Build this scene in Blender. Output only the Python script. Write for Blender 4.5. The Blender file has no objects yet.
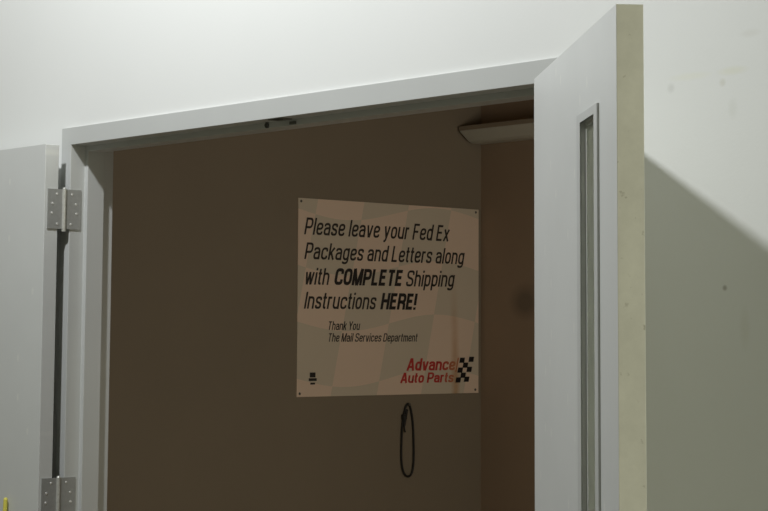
import bpy, bmesh, math
from mathutils import Vector, Matrix

scene = bpy.context.scene
COL = scene.collection

# ---------------------------------------------------------------- camera
CAM = Vector((3.7359, -2.9084, 1.5998))
YAW, PITCH, ROLL, FPX = 0.7240, 0.0907, 0.0055, 1883.5
d = Vector((-math.cos(YAW)*math.cos(PITCH), math.sin(YAW)*math.cos(PITCH), math.sin(PITCH)))
r0 = Vector((math.sin(YAW), math.cos(YAW), 0.0))
u0 = r0.cross(d)
c_, s_ = math.cos(ROLL), math.sin(ROLL)
rr = r0*c_ + u0*s_
uu = -r0*s_ + u0*c_
cd = bpy.data.cameras.new('camera')
cam = bpy.data.objects.new('camera', cd)
COL.objects.link(cam)
m = Matrix.Identity(4)
for i in range(3):
    m[i][0] = rr[i]; m[i][1] = uu[i]; m[i][2] = -d[i]; m[i][3] = CAM[i]
cam.matrix_world = m
cd.sensor_width = 36.0
cd.lens = 36.0*FPX/768.0
cd.shift_y = -93.5/768.0      # the photograph is a crop below the lens axis
cd.clip_start = 0.05
scene.camera = cam

# ---------------------------------------------------------------- world, lamp, exposure
w = bpy.data.worlds.new('hall_ambient')
scene.world = w
w.use_nodes = True
bg = w.node_tree.nodes['Background']
bg.inputs['Color'].default_value = (1.0, 1.0, 0.70, 1)
bg.inputs['Strength'].default_value = 0.125

ld = bpy.data.lights.new('hall_lamp', 'POINT')
ld.energy = 286
ld.color = (0.965, 0.985, 1.0)
ld.shadow_soft_size = 0.072
lamp = bpy.data.objects.new('hall_lamp', ld)
lamp.location = (-0.04, -1.525, 4.06)
COL.objects.link(lamp)

ad = bpy.data.lights.new('hall_strip_light', 'AREA')      # strip lights further down the hall, behind the camera on the right
ad.shape = 'RECTANGLE'; ad.size = 0.5; ad.size_y = 1.6
ad.energy = 136
ad.color = (1.0, 0.98, 0.76)
far = bpy.data.objects.new('hall_strip_light', ad)
far.location = (7.6, -0.32, 2.4)
far.rotation_euler = (Vector((1.6, -0.6, 1.6))-Vector(far.location)).to_track_quat('-Z', 'Y').to_euler()
COL.objects.link(far)

rl = bpy.data.lights.new('room_fill', 'SPOT')              # unseen warm fill spot, added to brighten the sign and room walls
rl.energy = 46.0
rl.color = (1.0, 0.88, 0.74)
rl.shadow_soft_size = 0.25
rl.spot_size = math.radians(76); rl.spot_blend = 0.45
room = bpy.data.objects.new('room_fill', rl)
room.location = (1.45, 1.15, 1.95)
room.rotation_euler = (Vector((-1.58, 1.80, 1.50))-Vector(room.location)).to_track_quat('-Z', 'Y').to_euler()
COL.objects.link(room)

vs = scene.view_settings
scene.display_settings.display_device = 'sRGB'
vs.view_transform = 'Standard'
vs.look = 'None'
vs.exposure = 0.0
vs.gamma = 1.0
vs.use_curve_mapping = False

# ---------------------------------------------------------------- sizes (metres)
XL, XR, T, F = -0.918, 1.0378, 2.137, 0.0508     # opening edges, head height, frame face
WY0, WY1 = 0.008, 0.138                           # front wall faces
XW = -1.5874                                       # storage room left wall
YB = 2.3124                                        # storage room back wall
XE = 1.75                                         # storage room right wall
ROOMZ, HALLZ = 2.75, 4.8
PINY = -0.0189
DT, DW, DH = 0.0445, 0.912, 2.134

# ---------------------------------------------------------------- helpers
def box(bm, x0, x1, y0, y1, z0, z1, mi=0):
    v = [bm.verts.new(p) for p in ((x0,y0,z0),(x1,y0,z0),(x1,y1,z0),(x0,y1,z0),(x0,y0,z1),(x1,y0,z1),(x1,y1,z1),(x0,y1,z1))]
    for q in ((0,3,2,1),(4,5,6,7),(0,1,5,4),(1,2,6,5),(2,3,7,6),(3,0,4,7)):
        f = bm.faces.new([v[i] for i in q]); f.material_index = mi

def cyl(bm, p0, p1, r, n=16, r1=None):
    p0, p1 = Vector(p0), Vector(p1)
    r1 = r if r1 is None else r1
    ax = (p1-p0).normalized()
    a = ax.orthogonal().normalized(); b = ax.cross(a)
    A = [bm.verts.new(p0 + (a*math.cos(2*math.pi*i/n)+b*math.sin(2*math.pi*i/n))*r) for i in range(n)]
    B = [bm.verts.new(p1 + (a*math.cos(2*math.pi*i/n)+b*math.sin(2*math.pi*i/n))*r1) for i in range(n)]
    for i in range(n):
        j = (i+1) % n
        bm.faces.new((A[i], A[j], B[j], B[i])).smooth = True
    for f in (bm.faces.new(A[::-1]), bm.faces.new(B)):
        for e in f.edges: e.smooth = False

def ring(bm, o, i, y0, y1, mi=0, fy=None):
    """rectangular ring in x,z; o and i are (x0,x1,z0,z1)"""
    def rect(q, y): return [bm.verts.new((q[0],y,q[2])), bm.verts.new((q[1],y,q[2])), bm.verts.new((q[1],y,q[3])), bm.verts.new((q[0],y,q[3]))]
    O0, O1, I0, I1 = rect(o,y0), rect(o,y1), rect(i,y0), rect(i,y1)
    faces = []
    for k in range(4):
        j = (k+1) % 4
        bm.faces.new((O0[k],O0[j],I0[j],I0[k]))
        bm.faces.new((O1[j],O1[k],I1[k],I1[j]))
        faces.append(bm.faces.new((O0[j],O0[k],O1[k],O1[j])))
        bm.faces.new((I0[k],I0[j],I1[j],I1[k]))
    return faces

def obj(name, bm, mats, parent=None, bevel=0.0, seg=2):
    bmesh.ops.recalc_face_normals(bm, faces=bm.faces)
    me = bpy.data.meshes.new(name)
    bm.to_mesh(me); bm.free()
    o = bpy.data.objects.new(name, me)
    for mt in (mats if isinstance(mats, (list, tuple)) else [mats]): me.materials.append(mt)
    COL.objects.link(o)
    if parent: o.parent = parent
    if bevel:
        b = o.modifiers.new('bevel', 'BEVEL'); b.width = bevel; b.segments = seg; b.limit_method = 'ANGLE'; b.angle_limit = math.radians(40)
    return o

def tag(o, label=None, cat=None, group=None, kind=None):
    if label: o['label'] = label
    if cat: o['category'] = cat
    if group: o['group'] = group
    if kind: o['kind'] = kind
    return o

def empty(name, loc=(0,0,0), rz=0.0):
    o = bpy.data.objects.new(name, None)
    o.location = loc; o.rotation_euler = (0,0,rz); o.empty_display_size = 0.1
    COL.objects.link(o)
    return o

# ---------------------------------------------------------------- materials
class NT:
    def __init__(s, name):
        s.m = bpy.data.materials.new(name); s.m.use_nodes = True
        s.t = s.m.node_tree; s.b = s.t.nodes['Principled BSDF']
    def n(s, typ, **kw):
        x = s.t.nodes.new(typ)
        for k, v in kw.items(): setattr(x, k, v)
        return x
    def set(s, sock, v):
        if isinstance(v, bpy.types.NodeSocket): s.t.links.new(v, sock)
        else: sock.default_value = v
    def math(s, op, a, b=0.0, clamp=False):
        x = s.n('ShaderNodeMath', operation=op, use_clamp=clamp)
        s.set(x.inputs[0], a); s.set(x.inputs[1], b)
        return x.outputs[0]
    def mix(s, fac, a, b):
        x = s.n('ShaderNodeMix', data_type='RGBA')
        s.set(x.inputs[0], fac); s.set(x.inputs[6], a); s.set(x.inputs[7], b)
        return x.outputs[2]
    def pos(s):
        tc = s.n('ShaderNodeTexCoord'); return tc.outputs['Object']
    def noise(s, scale, detail=3, vec=None, rough=0.55):
        x = s.n('ShaderNodeTexNoise'); x.inputs['Scale'].default_value = scale; x.inputs['Detail'].default_value = detail; x.inputs['Roughness'].default_value = rough
        s.set(x.inputs['Vector'], vec if vec else s.pos())
        return x.outputs['Fac']
    def ramp(s, f, a, b):
        x = s.n('ShaderNodeMapRange'); x.inputs[1].default_value = a; x.inputs[2].default_value = b
        s.set(x.inputs[0], f); return x.outputs[0]
    def bump(s, h, strength, dist=0.001):
        x = s.n('ShaderNodeBump'); x.inputs['Strength'].default_value = strength; x.inputs['Distance'].default_value = dist
        s.set(x.inputs['Height'], h); s.t.links.new(x.outputs[0], s.b.inputs['Normal'])
    def blob(s, c, rad, stretch=(1,1,1)):
        mp = s.n('ShaderNodeVectorMath', operation='SUBTRACT'); s.set(mp.inputs[0], s.pos()); mp.inputs[1].default_value = c
        sc = s.n('ShaderNodeVectorMath', operation='MULTIPLY'); s.set(sc.inputs[0], mp.outputs[0]); sc.inputs[1].default_value = stretch
        ln = s.n('ShaderNodeVectorMath', operation='LENGTH'); s.set(ln.inputs[0], sc.outputs[0])
        return s.ramp(ln.outputs['Value'], rad, rad*0.35)
    def fin(s, col, rough=0.5, metal=0.0, spec=0.5):
        s.set(s.b.inputs['Base Color'], col); s.b.inputs['Roughness'].default_value = rough
        s.b.inputs['Metallic'].default_value = metal; s.b.inputs['Specular IOR Level'].default_value = spec
        return s.m

def lin(r, g, b):
    f = lambda v: (v/255/12.92 if v/255 <= 0.04045 else ((v/255+0.055)/1.055)**2.4)
    return (f(r), f(g), f(b), 1)

def plain(name, rgb, rough=0.5, metal=0.0, var=0.06, scale=30, bump=0.0, spec=0.5):
    t = NT(name); c = lin(*rgb)
    f = t.noise(scale)
    dk = tuple(x*(1-var) for x in c[:3])+(1,); lt = tuple(min(1, x*(1+var)) for x in c[:3])+(1,)
    if bump: t.bump(t.noise(scale*4), bump)
    return t.fin(t.mix(f, dk, lt), rough, metal, spec)

def wall_paint():
    t = NT('white_wall_paint')
    col = t.mix(t.noise(2.2, 4), lin(228,230,228), lin(233,234,232))
    # small scuffs and stains right of the doors
    for c, rad, st, rgb, a in (((1.306,0.008,2.093),0.012,(1,1,1),(150,150,140),0.5), ((1.436,0.008,2.092),0.010,(1,1,1),(170,165,130),0.6),
                            ((1.461,0.008,2.113),0.035,(0.8,1,3.2),(214,212,160),0.5), ((1.355,0.008,2.112),0.05,(0.8,1,5),(228,228,200),0.6),
                            ((1.504,0.008,2.182),0.03,(1,1,3),(190,185,170),0.4), ((1.460,0.008,2.039),0.02,(1.4,1,0.8),(196,198,186),0.5),
                            ((1.436,0.008,1.691),0.007,(1,1,1),(110,100,80),1.4), ((1.483,0.008,1.614),0.03,(2,1,0.6),(205,203,188),0.5)):
        col = t.mix(t.math('MULTIPLY', t.blob(c, rad, st), a*0.35), col, lin(*rgb))
    t.bump(t.noise(160, 3), 0.15)
    return t.fin(col, 0.6, 0, 0.3)

def room_paint(name, c0, c1):
    t = NT(name)
    col = t.mix(t.noise(3.0, 5), lin(*c0), lin(*c1))
    col = t.mix(t.math('MULTIPLY', t.blob((-1.345, YB, 1.723), 0.093, (1,1,1.2)), 0.55), col, lin(90,84,76))
    t.bump(t.noise(140, 3), 0.2)
    return t.fin(col, 0.7, 0, 0.25)

def door_paint(name, rgb, specks=True):
    t = NT(name); c = lin(*rgb)
    col = t.mix(t.noise(6, 4), tuple(x*0.95 for x in c[:3])+(1,), tuple(x*1.04 for x in c[:3])+(1,))
    if specks:
        v = t.n('ShaderNodeTexVoronoi', feature='F1', voronoi_dimensions='2D'); v.inputs['Scale'].default_value = 11
        mp = t.n('ShaderNodeSeparateXYZ'); t.set(mp.inputs[0], t.pos())
        cm = t.n('ShaderNodeCombineXYZ'); t.set(cm.inputs[0], t.math('MULTIPLY', mp.outputs[0], 1.3)); t.set(cm.inputs[1], t.math('MULTIPLY', mp.outputs[2], 0.7)); t.set(v.inputs['Vector'], cm.outputs[0])
        sp = t.ramp(v.outputs['Distance'], 0.10, 0.05)
        sep = t.n('ShaderNodeSeparateColor'); t.set(sep.inputs[0], v.outputs['Color'])
        sp = t.math('MULTIPLY', sp, t.math('GREATER_THAN', sep.outputs[0], 0.70))
        col = t.mix(t.math('MULTIPLY', sp, 0.6), col, lin(226,227,222))
    t.bump(t.noise(220, 2), 0.06)
    return t.fin(col, 0.42, 0, 0.4)

def edge_paint():
    t = NT('bare_beige_door_edge')
    n = t.noise(18, 6, rough=0.65)
    col = t.mix(t.ramp(n, 0.35, 0.7), lin(210,210,202), lin(222,222,214))
    n2 = t.noise(55, 3)
    col = t.mix(t.math('MULTIPLY', t.ramp(n2, 0.66, 0.74), 0.5), col, lin(120,114,92))
    return t.fin(col, 0.6, 0, 0.3)

def sign_print():
    """off-white board printed with a pale waving checkered flag, an orange run-down streak near the right"""
    t = NT('printed_sign_board')
    sx = t.n('ShaderNodeSeparateXYZ'); t.set(sx.inputs[0], t.pos())
    u, v = t.math('DIVIDE', sx.outputs[1], 1.096), t.math('DIVIDE', sx.outputs[2], 1.096)
    wv = t.math('MULTIPLY', t.math('SINE', t.math('MULTIPLY', u, 7.5)), 0.03)
    vv = t.math('DIVIDE', t.math('ADD', t.math('ADD', v, wv), 0.314), 0.187)
    uu_ = t.math('DIVIDE', t.math('ADD', t.math('SUBTRACT', u, t.math('MULTIPLY', v, 0.22)), 0.06), 0.205)
    par = t.math('MODULO', t.math('ADD', t.math('ADD', t.math('FLOOR', uu_), t.math('FLOOR', vv)), 21.0), 2.0)
    par = t.math('GREATER_THAN', par, 0.5)
    col = t.mix(par, lin(240,220,200), lin(216,209,190))
    col = t.mix(t.math('MULTIPLY', t.noise(4, 3), 0.35), col, lin(222,208,192))
    # rust coloured run-down streak
    du = t.math('ABSOLUTE', t.math('SUBTRACT', u, t.math('ADD', 0.722, t.math('MULTIPLY', v, -0.03))))
    st = t.math('MULTIPLY', t.ramp(du, 0.024, 0.004), t.ramp(v, 0.42, 0.05))
    col = t.mix(t.math('MULTIPLY', st, t.math('ADD', 0.25, t.math('MULTIPLY', t.noise(24, 3), 0.7))), col, lin(190,140,80))
    return t.fin(col, 0.5, 0, 0.3)

def logo_red():
    t = NT('logo_red_print')
    sx = t.n('ShaderNodeSeparateXYZ'); t.set(sx.inputs[0], t.pos())
    fade = t.math('MULTIPLY', t.ramp(sx.outputs[1], 0.718, 0.767), t.math('ADD', 0.45, t.math('MULTIPLY', t.noise(40, 3), 0.6)), clamp=True)
    return t.fin(t.mix(fade, lin(196,62,58), lin(196,140,98)), 0.5)

M_WALL = wall_paint()
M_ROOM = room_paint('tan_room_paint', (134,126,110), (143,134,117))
M_BROWN = room_paint('brown_room_paint', (151,134,116), (160,142,122))
M_FLOOR = plain('hall_floor_concrete', (104,99,88), 0.6, var=0.12, scale=5, bump=0.1)
M_RFLOOR = plain('room_floor_tan', (226,204,174), 0.6, var=0.12, scale=6, bump=0.1)
M_CEIL = plain('ceiling_board', (170,150,124), 0.8, var=0.05)
M_FRAME = door_paint('grey_frame_paint', (196,198,196), False)
M_DOOR = door_paint('grey_door_paint', (211,213,211))
M_EDGE = edge_paint()
M_STEEL = plain('dull_hinge_steel', (166,167,164), 0.45, 0.25, var=0.15, scale=90)
M_PIN = plain('worn_bright_steel', (205,205,198), 0.4, 0.4, var=0.2, scale=120)
M_SCREW = plain('screw_steel', (215,215,210), 0.4, 0.2)
M_DARK = plain('dark_rubber', (66,66,62), 0.7)
M_STRIKE = plain('strike_steel', (110,110,104), 0.45, 0.7)
M_SIGN = sign_print()
M_BLACK = plain('black_print', (40,38,38), 0.55, var=0.02)
M_GREYPR = plain('thin_black_print', (50,47,44), 0.55, var=0.02)
M_RED = logo_red()
M_NAVY = plain('flag_black_print', (16,18,24), 0.5, var=0.02)
M_HOUS = plain('lamp_housing_enamel', (150,140,124), 0.5)
M_LENS = plain('prismatic_lens_acrylic', (192,195,186), 0.35, var=0.04, scale=60)
M_CORD = plain('black_cord', (26,27,24), 0.6)
M_YEL = plain('yellow_pole_paint', (228,218,96), 0.45, var=0.05)
gt = NT('clear_wired_glass'); gt.b.inputs['Transmission Weight'].default_value = 1.0; gt.b.inputs['IOR'].default_value = 1.5
M_GLASS = gt.fin((0.88,0.93,0.88,1), 0.02)

# ---------------------------------------------------------------- setting
def struct(name, bm, mt, label, cat, **k):
    o = obj(name, bm, mt, **k); return tag(o, label, cat, kind='structure')

bm = bmesh.new()      # hall side wall with the doorway
OX0, OX1, OZ = XL-F+0.002, XR+F-0.002, T+F-0.002
HX0, HX1 = -3.6, 5.6
box(bm, HX0, OX0, WY0, WY1, 0, HALLZ); box(bm, OX1, HX1, WY0, WY1, 0, HALLZ); box(bm, OX0, OX1, WY0, WY1, OZ, HALLZ)
struct('wall_front', bm, M_WALL, 'white painted hall wall around the grey double doorway', 'wall')
bm = bmesh.new(); box(bm, XW-0.1, XW, WY1, YB+0.1, 0, ROOMZ)
struct('wall_left', bm, M_ROOM, 'dim tan storage room wall that carries the printed sign', 'wall')
bm = bmesh.new(); box(bm, XW, XE, YB, YB+0.1, 0, ROOMZ)
struct('wall_back', bm, M_BROWN, 'dark brown room wall behind the long lamp, with a dark smudge', 'wall')
bm = bmesh.new(); box(bm, XE, XE+0.1, WY1, YB+0.1, 0, ROOMZ)
struct('wall_right', bm, M_ROOM, 'tan storage room wall opposite the printed sign, behind the right door', 'wall')
bm = bmesh.new(); box(bm, XW-0.1, XE+0.1, WY1, YB+0.1, ROOMZ, ROOMZ+0.06)
struct('ceiling', bm, M_CEIL, 'tan storage room ceiling above the doorway head', 'ceiling')
bm = bmesh.new(); box(bm, HX0, HX1, -6.0, WY1-0.06, -0.06, 0)
struct('floor', bm, M_FLOOR, 'plain concrete hall floor in front of the doors', 'floor')
bm = bmesh.new(); box(bm, XW-0.1, XE+0.1, WY1-0.06, YB+0.1, -0.06, 0)
struct('floor', bm, M_RFLOOR, 'plain tan floor inside the storage room', 'floor')

# door frame: one pressed-steel profile swept round the opening, mitred
prof = [(0,0),(F,0),(F,0.146),(0,0.146),(0,0.105),(-0.016,0.105),(-0.016,0.048),(0,0.048)]
bm = bmesh.new()
rows = []
for (wd, y) in prof:
    rows.append([bm.verts.new(p) for p in ((XL-wd,y,0.0),(XL-wd,y,T+wd),(XR+wd,y,T+wd),(XR+wd,y,0.0))])
for i in range(len(prof)):
    a, b = rows[i], rows[(i+1) % len(prof)]
    for k in range(3): bm.faces.new((a[k], a[k+1], b[k+1], b[k]))
bm.faces.new([q[0] for q in rows]); bm.faces.new([q[3] for q in rows][::-1])
frame = struct('trim_1', bm, M_FRAME, 'grey painted steel frame around the double doorway', 'door frame', bevel=0.0012)
# strike plate, its dark slot and the silencer in the middle of the head
bm = bmesh.new(); box(bm, -0.005, 0.052, 0.006, 0.040, T-0.0022, T+0.001)
o = obj('strike_plate', bm, M_STRIKE, frame); o['label'] = 'dull steel strike plate in the middle of the frame head'
bm = bmesh.new(); box(bm, 0.008, 0.040, 0.010, 0.020, T-0.0032, T-0.0020)
obj('strike_slot', bm, M_DARK, o)
bm = bmesh.new(); cyl(bm, (-0.058,0.049,2.129), (-0.058,0.041,2.129), 0.0055, 14); cyl(bm, (-0.058,0.045,2.1368), (-0.058,0.045,2.122), 0.0042, 12)
o = obj('silencer', bm, M_DARK, frame); o['label'] = 'small dark rubber bumper in the frame head'
bm = bmesh.new(); box(bm, 0.034, 0.058, 0.0445, 0.0485, 2.1235, 2.131)
obj('latch_stop', bm, M_STRIKE, frame)

# ---------------------------------------------------------------- doors
LITE_O = (0.550, 0.754, 1.08, 1.992)      # trim outer (along door, height)
LITE_H = (0.567, 0.738, 1.10, 1.983)      # hole in the slab
LITE_I = (0.584, 0.722, 1.12, 1.976)      # clear opening

def make_hinge(door, side, ang, z0):
    """door-local: the pin is the origin; side=+1 left leaf (extends +x when closed), -1 right leaf"""
    h = 0.1143
    bm = bmesh.new(); n = 5; g = 0.0008; s = h/n
    for k in range(n): cyl(bm, (0,0,z0+k*s+g/2), (0,0,z0+(k+1)*s-g/2), 0.0064, 18)
    cyl(bm, (0,0,z0-0.004), (0,0,z0+h+0.003), 0.0054, 14)
    cyl(bm, (0,0,z0-0.007), (0,0,z0-0.001), 0.0065, 16); cyl(bm, (0,0,z0+h+0.0005), (0,0,z0+h+0.005), 0.0065, 16, 0.0035)
    barrel = obj('hinge', bm, M_PIN, door); barrel['label'] = 'bright worn hinge barrel with dull steel leaves'
    def screws(bm, xo, ydir, x1):
        for (f, zz) in ((0.022,0.014),(0.040,0.045),(0.038,0.072),(0.024,0.100)):
            cyl(bm, (xo, ydir*f, z0+zz), (x1, ydir*f, z0+zz), 0.0042, 12, 0.0030)
    # leaf on the door edge (edge of slab at local x = 0.003*side)
    e = 0.003*side
    bm = bmesh.new(); box(bm, min(e, e-0.0026*side), max(e, e-0.0026*side), 0.002, 0.0545, z0, z0+h)
    l1 = obj('leaf', bm, M_STEEL, barrel)
    bm = bmesh.new(); screws(bm, e-0.0020*side, 1, e-0.0036*side); obj('screw', bm, M_SCREW, barrel)
    # leaf on the jamb: world +y direction, undo the door rotation
    bm = bmesh.new(); box(bm, min(0.0, 0.0026*side), max(0.0, 0.0026*side), 0.002, 0.0545, z0, z0+h)
    l2 = obj('leaf', bm, M_STEEL, barrel); l2.rotation_euler = (0,0,-ang)
    bm = bmesh.new(); screws(bm, 0.0020*side, 1, 0.0036*side)
    o = obj('screw', bm, M_SCREW, barrel); o.rotation_euler = (0,0,-ang)

def make_door(name, side, pin, ang, label, edge_mat):
    door = empty(name, (pin[0], pin[1], 0), ang)
    tag(door, label, 'door', kind='structure')
    X = lambda s: side*(0.003+s)
    def rc(q): return (min(X(q[0]),X(q[1])), max(X(q[0]),X(q[1])), q[2], q[3])
    y0, y1 = -PINY, -PINY+DT
    bm = bmesh.new()
    fs = ring(bm, rc((0, DW, 0.008, DH)), rc(LITE_H), y0, y1)
    fs[1 if side > 0 else 3].material_index = 1        # the free (lock) edge
    obj('slab', bm, [M_DOOR, edge_mat], door, bevel=0.0015)
    bm = bmesh.new()
    for (a, b, mid) in ((y1-0.0003, y1+0.0042, y1-0.019), (y0-0.0042, y0+0.0003, y0+0.019)):
        ring(bm, rc(LITE_O), rc(LITE_I), a, b)
        ring(bm, rc(LITE_H), rc(LITE_I), min(a, b, mid)+0.0001, max(a, b, mid)-0.0001)
    obj('vision_panel_frame', bm, M_FRAME, door, bevel=0.0008)
    LB = (LITE_I[0]+0.010, LITE_I[1]-0.010, LITE_I[2]+0.010, LITE_I[3]-0.006)
    bm = bmesh.new()
    ring(bm, rc(LITE_I), rc(LB), y1-0.0188, y1-0.0065); ring(bm, rc(LITE_I), rc(LB), y0+0.0065, y0+0.0188)
    obj('glazing_bead', bm, M_FRAME, door)
    q = rc(LITE_H); bm = bmesh.new(); box(bm, q[0]+0.004, q[1]-0.004, y0+0.0194, y1-0.0194, q[2]+0.004, q[3]-0.004)
    g = obj('glass_pane', bm, M_GLASS, door); g['label'] = 'narrow clear glass pane'
    # flush bolt and lock fittings set in the free edge, low down
    bm = bmesh.new(); xe = X(DW)
    box(bm, min(xe-0.002*side, xe+0.0012*side), max(xe-0.002*side, xe+0.0012*side), y0+0.008, y1-0.008, 0.92, 1.05)
    obj('latch_plate', bm, M_STRIKE, door)
    for z0 in (2.007-0.1143, 1.187-0.1143, 0.367-0.1143): make_hinge(door, side, ang, z0)
    return door

make_door('door_1', 1, (XL, PINY), -math.pi, 'grey steel left door leaf folded flat back against the wall', M_DOOR)
make_door('door_2', -1, (XR, PINY), math.pi-0.6576, 'grey right door leaf swung open, with narrow window and beige edge', M_EDGE)

# ---------------------------------------------------------------- printed sign on the left room wall
SX, SY, SZ, SW, SH = -1.5842, 1.3822, 1.3694, 0.9144, 0.7193
SU, SV = 1.0960, 1.1131   # lettering below is laid out on a 0.834 x 0.646 artwork, printed larger
sign = empty('printed_sign', (SX, SY, SZ))
tag(sign, 'wide off-white printed notice with black italic text and red logo on dim wall', 'sign')
bm = bmesh.new(); box(bm, XW-SX, 0, 0, SW, 0, SH)
board = obj('board', bm, M_SIGN, sign, bevel=0.0006)

# condensed grotesque drawn as strokes: cap height 1, x-height 0.74
def glyphs(hw):
    X, T1, B, Dd, a, A = 0.74-hw, 1-hw, hw, -0.24+hw, 0.37, 0.45
    R = 0.19
    st = lambda x, y0, y1: ([(x,y0),(x,y1)], 0, False)
    P = lambda *p, r=R, c=False: (list(p), r, c)
    bowl = P((0,X),(a,X),(a,B),(0,B), c=True)
    arch = P((0,X-0.26),(0,X),(a,X),(a,0))
    G = {
     'a': (a, [P((0.0,X-0.15),(0.0,X),(a,X),(a,0)), P((a,0.44),(0,0.40),(0,B),(a,B),(a,0.32), r=0.14)]),
     'c': (a, [P((a,X-0.18),(a,X),(0,X),(0,B),(a,B),(a,B+0.18))]),
     'd': (a, [bowl, st(a,0,1)]),
     'e': (a, [P((0,0.37),(a,0.37),(a,X),(0,X),(0,B),(a,B),(a,B+0.15))]),
     'g': (a, [bowl, P((a,0.74),(a,Dd),(0,Dd),(0,Dd+0.10))]),
     'h': (a, [st(0,0,1), arch]),
     'i': (0.0, [st(0,0,0.74), st(0,0.86,1)]),
     'k': (a-0.03, [st(0,0,1), P((a-0.03,0.74),(0.0,0.28), r=0), P((0.12,0.44),(a-0.02,0), r=0)]),
     'l': (0.0, [st(0,0,1)]),
     'm': (0.62, [st(0,0,0.74), P((0,X-0.22),(0,X),(0.31,X),(0.31,0), r=0.16), P((0.31,X-0.22),(0.31,X),(0.62,X),(0.62,0), r=0.16)]),
     'n': (a, [st(0,0,0.74), arch]),
     'o': (a, [bowl]),
     'p': (a, [bowl, st(0,-0.24,0.74)]),
     'r': (0.20, [st(0,0,0.74), P((0,0.42),(0,X),(0.23,X), r=0.2)]),
     's': (a-0.03, [P((a-0.03,X-0.16),(a-0.03,X),(0,X),(0,0.41),(a-0.03,0.33),(a-0.03,B),(0,B),(0,B+0.16), r=0.15)]),
     't': (0.16, [P((0.05,0.95),(0.05,B),(0.20,B), r=0.12), P((-0.07,X),(0.20,X), r=0)]),
     'u': (a, [st(a,0,0.74), P((0,0.74),(0,B),(a,B),(a,B+0.26))]),
     'v': (a, [P((0,0.74),(a/2-0.02,0.0), r=0), P((a,0.74),(a/2+0.02,0.0), r=0)]),
     'w': (0.56, [P((0,0.74),(0.13,0), r=0), P((0.28,0.74),(0.15,0), r=0), P((0.28,0.74),(0.41,0), r=0), P((0.56,0.74),(0.43,0), r=0)]),
     'x': (a, [P((0,0.74),(a,0), r=0), P((a,0.74),(0,0), r=0)]),
     'y': (a, [P((0,0.74),(a/2,0.03), r=0), P((a,0.74),(a/2-0.02,-0.06),(a/2-0.08,Dd),(0,Dd), r=0.1)]),
     'A': (A+0.04, [P((0,0),(A/2,1), r=0), P((A+0.04,0),(A/2+0.04,1), r=0), P((0.09,0.30),(A-0.05,0.30), r=0)]),
     'C': (A, [P((A,T1-0.24),(A,T1),(0,T1),(0,B),(A,B),(A,B+0.24))]),
     'D': (A, [st(0,0,1), P((0,T1),(A,T1),(A,B),(0,B), r=0.22)]),
     'E': (A-0.07, [st(0,0,1), P((0,T1),(A-0.05,T1), r=0), P((0,0.52),(A-0.09,0.52), r=0), P((0,B),(A-0.03,B), r=0)]),
     'F': (A-0.07, [st(0,0,1), P((0,T1),(A-0.05,T1), r=0), P((0,0.50),(A-0.10,0.50), r=0)]),
     'H': (A, [st(0,0,1), st(A,0,1), P((0,0.52),(A,0.52), r=0)]),
     'I': (0.0, [st(0,0,1)]),
     'L': (A-0.09, [st(0,0,1), P((0,B),(A-0.06,B), r=0)]),
     'M': (0.60, [st(0,0,1), st(0.60,0,1), P((0.02,1),(0.29,0), r=0), P((0.58,1),(0.31,0), r=0)]),
     'O': (A, [P((0,T1),(A,T1),(A,B),(0,B), r=0.21, c=True)]),
     'P': (A, [st(0,0,1), P((0,T1),(A,T1),(A,0.43),(0,0.43))]),
     'R': (A, [st(0,0,1), P((0,T1),(A,T1),(A,0.47),(0,0.47)), P((0.20,0.47),(A-0.02,0.40),(A,0), r=0.1)]),
     'S': (A, [P((A,T1-0.22),(A,T1),(0,T1),(0,0.56),(A,0.46),(A,B),(0,B),(0,B+0.22), r=0.19)]),
     'T': (A, [P((-0.02,T1),(A+0.02,T1), r=0), st(A/2,0,1)]),
     'Y': (A, [P((-0.02,1),(A/2,0.40),(A/2,0), r=0.02), P((A+0.02,1),(A/2,0.40), r=0)]),
     '!': (0.0, [st(0,0.28,1), st(0,0,0.15)]),
    }
    return G

def smooth_path(pts, r, closed):
    n = len(pts); out = []
    V = [Vector(p) for p in pts]
    for i in range(n):
        if r <= 0 or (not closed and i in (0, n-1)): out.append(V[i]); continue
        p, q, s2 = V[i-1], V[i], V[(i+1) % n]
        d1, d2 = (p-q), (s2-q)
        k1 = min(r, d1.length*0.499); k2 = min(r*1.25, d2.length*0.499) if abs(d2.y) > abs(d2.x) else min(r, d2.length*0.499)
        if abs(d1.y) > abs(d1.x): k1 = min(r*1.25, d1.length*0.499)
        a, b = q+d1.normalized()*k1, q+d2.normalized()*k2
        for j in range(7):
            t = j/6
            # a squarer corner than a circle, like the printed face
            c = a*(1-t)**2 + q*2*t*(1-t) + b*t*t
            out.append(c)
    res = [out[0]]
    for p in out[1:]:
        if (p-res[-1]).length > 1e-4: res.append(p)
    if closed and (res[0]-res[-1]).length < 1e-4: res.pop()
    return res

def ribbon(pts, hw, closed):
    """quads of a flat stroke of half width hw"""
    n = len(pts); Lf, Rt = [], []
    for i in range(n):
        p = pts[i]
        a = pts[i-1] if (i > 0 or closed) else None
        b = pts[(i+1) % n] if (i < n-1 or closed) else None
        t1 = (p-a).normalized() if a is not None else None
        t2 = (b-p).normalized() if b is not None else None
        t1 = t1 if t1 is not None else t2; t2 = t2 if t2 is not None else t1
        n1, n2 = Vector((-t1.y,t1.x)), Vector((-t2.y,t2.x))
        m = (n1+n2); m = m/max(m.length_squared*0.5, 0.5)
        Lf.append(p+m*hw); Rt.append(p-m*hw)
    q = []
    for i in range(n if closed else n-1):
        j = (i+1) % n
        q.append((Lf[i], Rt[i], Rt[j], Lf[j]))
    return q

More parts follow.
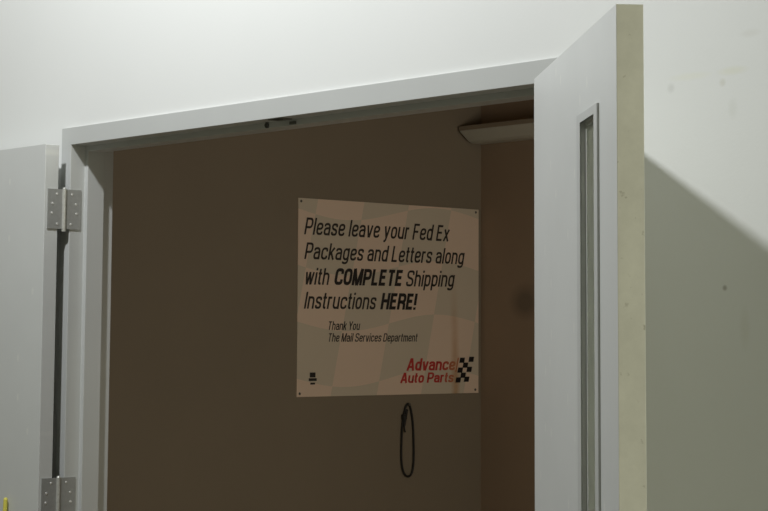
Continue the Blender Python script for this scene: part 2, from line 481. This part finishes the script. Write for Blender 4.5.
def lettering(name, text, u0, v0, u1, v1, cap, mt, weight=0.066, shear=0.21, parent=None):
    """text from the left end of its baseline (u0,v0) to its right end (u1,v1), cap height in metres"""
    G = glyphs(weight); x = 0.0; quads = []; word = 0
    for ch in text:
        if ch == ' ': x += 0.27; word += 1; continue
        wd, strokes = G[ch]
        x += weight
        for pts, r, c in strokes:
            for q in ribbon(smooth_path(pts, r, c), weight, c):
                quads.append((word, [(p.x+x, p.y) for p in q]))
        x += wd + weight + (0.10 if weight < 0.08 else 0.055)
    xs = [p[0] for _, q in quads for p in q]; x0, x1 = min(xs), max(xs)
    made = []
    for wd in range(word+1):
        bm = bmesh.new()
        for k, q in enumerate([q for i, q in quads if i == wd]):
            A, Bk = [], []
            lay = 0.0008 + (k % 5)*0.00001
            for px, py in q:
                f = (px-x0)/(x1-x0); z = py*cap
                uu_, vv_ = SU*(u0 + f*(u1-u0) + shear*z), SV*(v0 + f*(v1-v0) + z)
                A.append(bm.verts.new((lay, uu_, vv_))); Bk.append(bm.verts.new((0.0003, uu_, vv_)))
            bm.faces.new(A); bm.faces.new(Bk[::-1])
            for i in range(4):
                j = (i+1) % 4; bm.faces.new((A[i], Bk[i], Bk[j], A[j]))
        made.append(obj(name, bm, mt, parent or sign))
    return made

lettering('lettering', 'Please leave your Fed Ex', 0.0246, 0.5278, 0.6826, 0.5279, 0.0557, M_GREYPR)
lettering('lettering', 'Packages and Letters along', 0.0262, 0.4474, 0.7560, 0.4499, 0.0545, M_GREYPR)
lettering('lettering', 'with', 0.0265, 0.3645, 0.1300, 0.3648, 0.055, M_GREYPR)
lettering('lettering', 'COMPLETE', 0.1545, 0.3655, 0.4570, 0.3672, 0.0556, M_BLACK, 0.098)
lettering('lettering', 'Shipping', 0.4800, 0.3670, 0.7080, 0.3705, 0.055, M_GREYPR)
lettering('lettering', 'Instructions', 0.0265, 0.2855, 0.3390, 0.2868, 0.055, M_GREYPR)
lettering('lettering', 'HERE!', 0.3630, 0.2872, 0.5260, 0.2877, 0.0556, M_BLACK, 0.098)
lettering('lettering', 'Thank You', 0.1299, 0.2168, 0.2690, 0.2178, 0.0285, M_GREYPR)
lettering('lettering', 'The Mail Services Department', 0.1302, 0.1783, 0.5330, 0.1795, 0.0280, M_GREYPR)
for s, a, b, v, cp in (('Advance', 0.4850, 0.7150, 0.0805, 0.0420), ('Auto Parts', 0.4560, 0.7080, 0.0388, 0.0350)):
    o = lettering('logo_lettering', s, a, v, b, v, cp, M_RED, 0.088)
    for q in o: q['label'] = 'dark red bold logo lettering'
# checkered flag of the logo: sheared squares, a red bar before it
bm = bmesh.new()
def para(bm, u, v, w, h, sh=0.25):
    q = [(u-w/2-sh*h/2, v-h/2), (u+w/2-sh*h/2, v-h/2), (u+w/2+sh*h/2, v+h/2), (u-w/2+sh*h/2, v+h/2)]
    a = [bm.verts.new((0.0004, SU*y, SV*z)) for y, z in q]; b = [bm.verts.new((0.0009, SU*y, SV*z)) for y, z in q]
    bm.faces.new(b); bm.faces.new(a[::-1])
    for i in range(4):
        j = (i+1) % 4; bm.faces.new((a[i], a[j], b[j], b[i]))
for u, v in ((0.7524,0.1147),(0.7976,0.1177),(0.7685,0.0975),(0.7429,0.0805),(0.7875,0.0827),(0.7574,0.0625),(0.7333,0.0464),(0.7745,0.0485)):
    para(bm, u, v, 0.0235, 0.0178)
o = obj('logo_flag', bm, M_NAVY, sign); o['label'] = 'black checkered flag emblem'
bm = bmesh.new(); para(bm, 0.7275, 0.0985, 0.006, 0.050); obj('logo_bar', bm, M_RED, sign)
bm = bmesh.new()
para(bm, 0.0665, 0.0705, 0.024, 0.016, 0.0); para(bm, 0.0670, 0.0555, 0.034, 0.009, 0.0); para(bm, 0.0670, 0.0425, 0.020, 0.006, 0.0)
o = obj('printer_mark', bm, M_BLACK, sign); o['label'] = 'small dark printer mark in the lower left corner'
for u, v in ((0.0115,0.636),(0.8200,0.636),(0.8180,0.0115),(0.0125,0.0105)):
    bm = bmesh.new(); cyl(bm, (0.0,SU*u,SV*v), (0.0022,SU*u,SV*v), 0.0052, 14, 0.0038)
    obj('screw', bm, M_STRIKE, sign)

# ---------------------------------------------------------------- lamp on the back wall
lx0, lx1 = XW+0.010, -0.2944
fix = empty('wall_lamp', (0, YB, 0))
tag(fix, 'long unlit fluorescent lamp high on the dark back wall', 'lamp')
def prism(bm, pts, x0, x1):
    A = [bm.verts.new((x0, y, z)) for y, z in pts]; B = [bm.verts.new((x1, y, z)) for y, z in pts]
    bm.faces.new(A); bm.faces.new(B[::-1])
    for i in range(len(pts)):
        j = (i+1) % len(pts); bm.faces.new((A[i], A[j], B[j], B[i]))
bm = bmesh.new(); prism(bm, [(0,2.4100),(-0.1340,2.4100),(-0.1340,2.3925),(0,2.3925)], lx0, lx1)
obj('housing', bm, M_HOUS, fix, bevel=0.002)
bm = bmesh.new(); prism(bm, [(-0.001,2.3925),(-0.1330,2.3925),(-0.1300,2.3880),(-0.0850,2.3550),(-0.0650,2.3475),(-0.001,2.3475)], lx0+0.004, lx1-0.004)
obj('lens', bm, M_LENS, fix, bevel=0.003)

# ---------------------------------------------------------------- cord loop on a nail under the sign
def tube(name, pts, r, mt, parent=None, cyclic=False):
    cu = bpy.data.curves.new(name, 'CURVE'); cu.dimensions = '3D'; cu.bevel_depth = r; cu.bevel_resolution = 4; cu.resolution_u = 8
    sp = cu.splines.new('NURBS'); sp.points.add(len(pts)-1); sp.order_u = 3; sp.use_cyclic_u = cyclic; sp.use_endpoint_u = not cyclic
    for p, q in zip(sp.points, pts): p.co = (*q, 1)
    t = bpy.data.objects.new(name, cu); COL.objects.link(t); bpy.context.view_layer.update()
    me = bpy.data.meshes.new_from_object(t.evaluated_get(bpy.context.evaluated_depsgraph_get()))
    bpy.data.objects.remove(t); bpy.data.curves.remove(cu)
    for f in me.polygons: f.use_smooth = True
    me.materials.clear(); me.materials.append(mt); me.name = name
    o = bpy.data.objects.new(name, me); COL.objects.link(o)
    if parent: o.parent = parent
    return o
NX = XW+0.006
bm = bmesh.new(); cyl(bm, (XW-0.002,1.9203,1.3303), (XW+0.016,1.9203,1.3325), 0.0022, 10); cyl(bm, (XW+0.015,1.9203,1.3324), (XW+0.0175,1.9203,1.3327), 0.005, 12)
tag(obj('nail', bm, M_STRIKE), 'small nail in the dim wall holding the dark cord loop', 'nail')
loop = empty('cord_loop', (0,0,0))
tag(loop, 'thin dark cord loop hanging on the wall below the printed sign', 'cord')
tube('cord', [(NX,1.9214,1.3380),(NX,1.9328,1.3252),(NX,1.9459,1.2730),(NX,1.9509,1.2012),(NX,1.9525,1.1183),(NX,1.9438,1.0708),(NX,1.9237,1.0598),(NX,1.9002,1.0733),
              (NX,1.8876,1.1186),(NX,1.8891,1.2015),(NX,1.8935,1.2733),(NX,1.9088,1.3254)], 0.0040, M_CORD, loop, True)
bm = bmesh.new(); cyl(bm, (NX+0.005,1.9110,1.3142), (NX+0.005,1.8963,1.2512), 0.0055, 12); cyl(bm, (NX+0.004,1.8973,1.2955), (NX+0.004,1.8995,1.2766), 0.0105, 12)
obj('knot', bm, M_CORD, loop, bevel=0.001)
tube('cord_tail', [(NX+0.004,1.8989,1.2811),(NX+0.005,1.8935,1.2567),(NX+0.004,1.9034,1.2290)], 0.0030, M_CORD, loop)

# ---------------------------------------------------------------- slim yellow pole leaning on the left door
bm = bmesh.new(); bx, by = -1.0809, -0.0925
cyl(bm, (bx+0.0, by-0.045, 0.001), (bx, by, 1.119), 0.0062, 16); cyl(bm, (bx, by, 1.119), (bx, by+0.0003, 1.124), 0.0062, 16, 0.004)
tag(obj('pole', bm, M_YEL, bevel=0), 'slim yellow pole whose tip stands before the left grey door', 'pole')
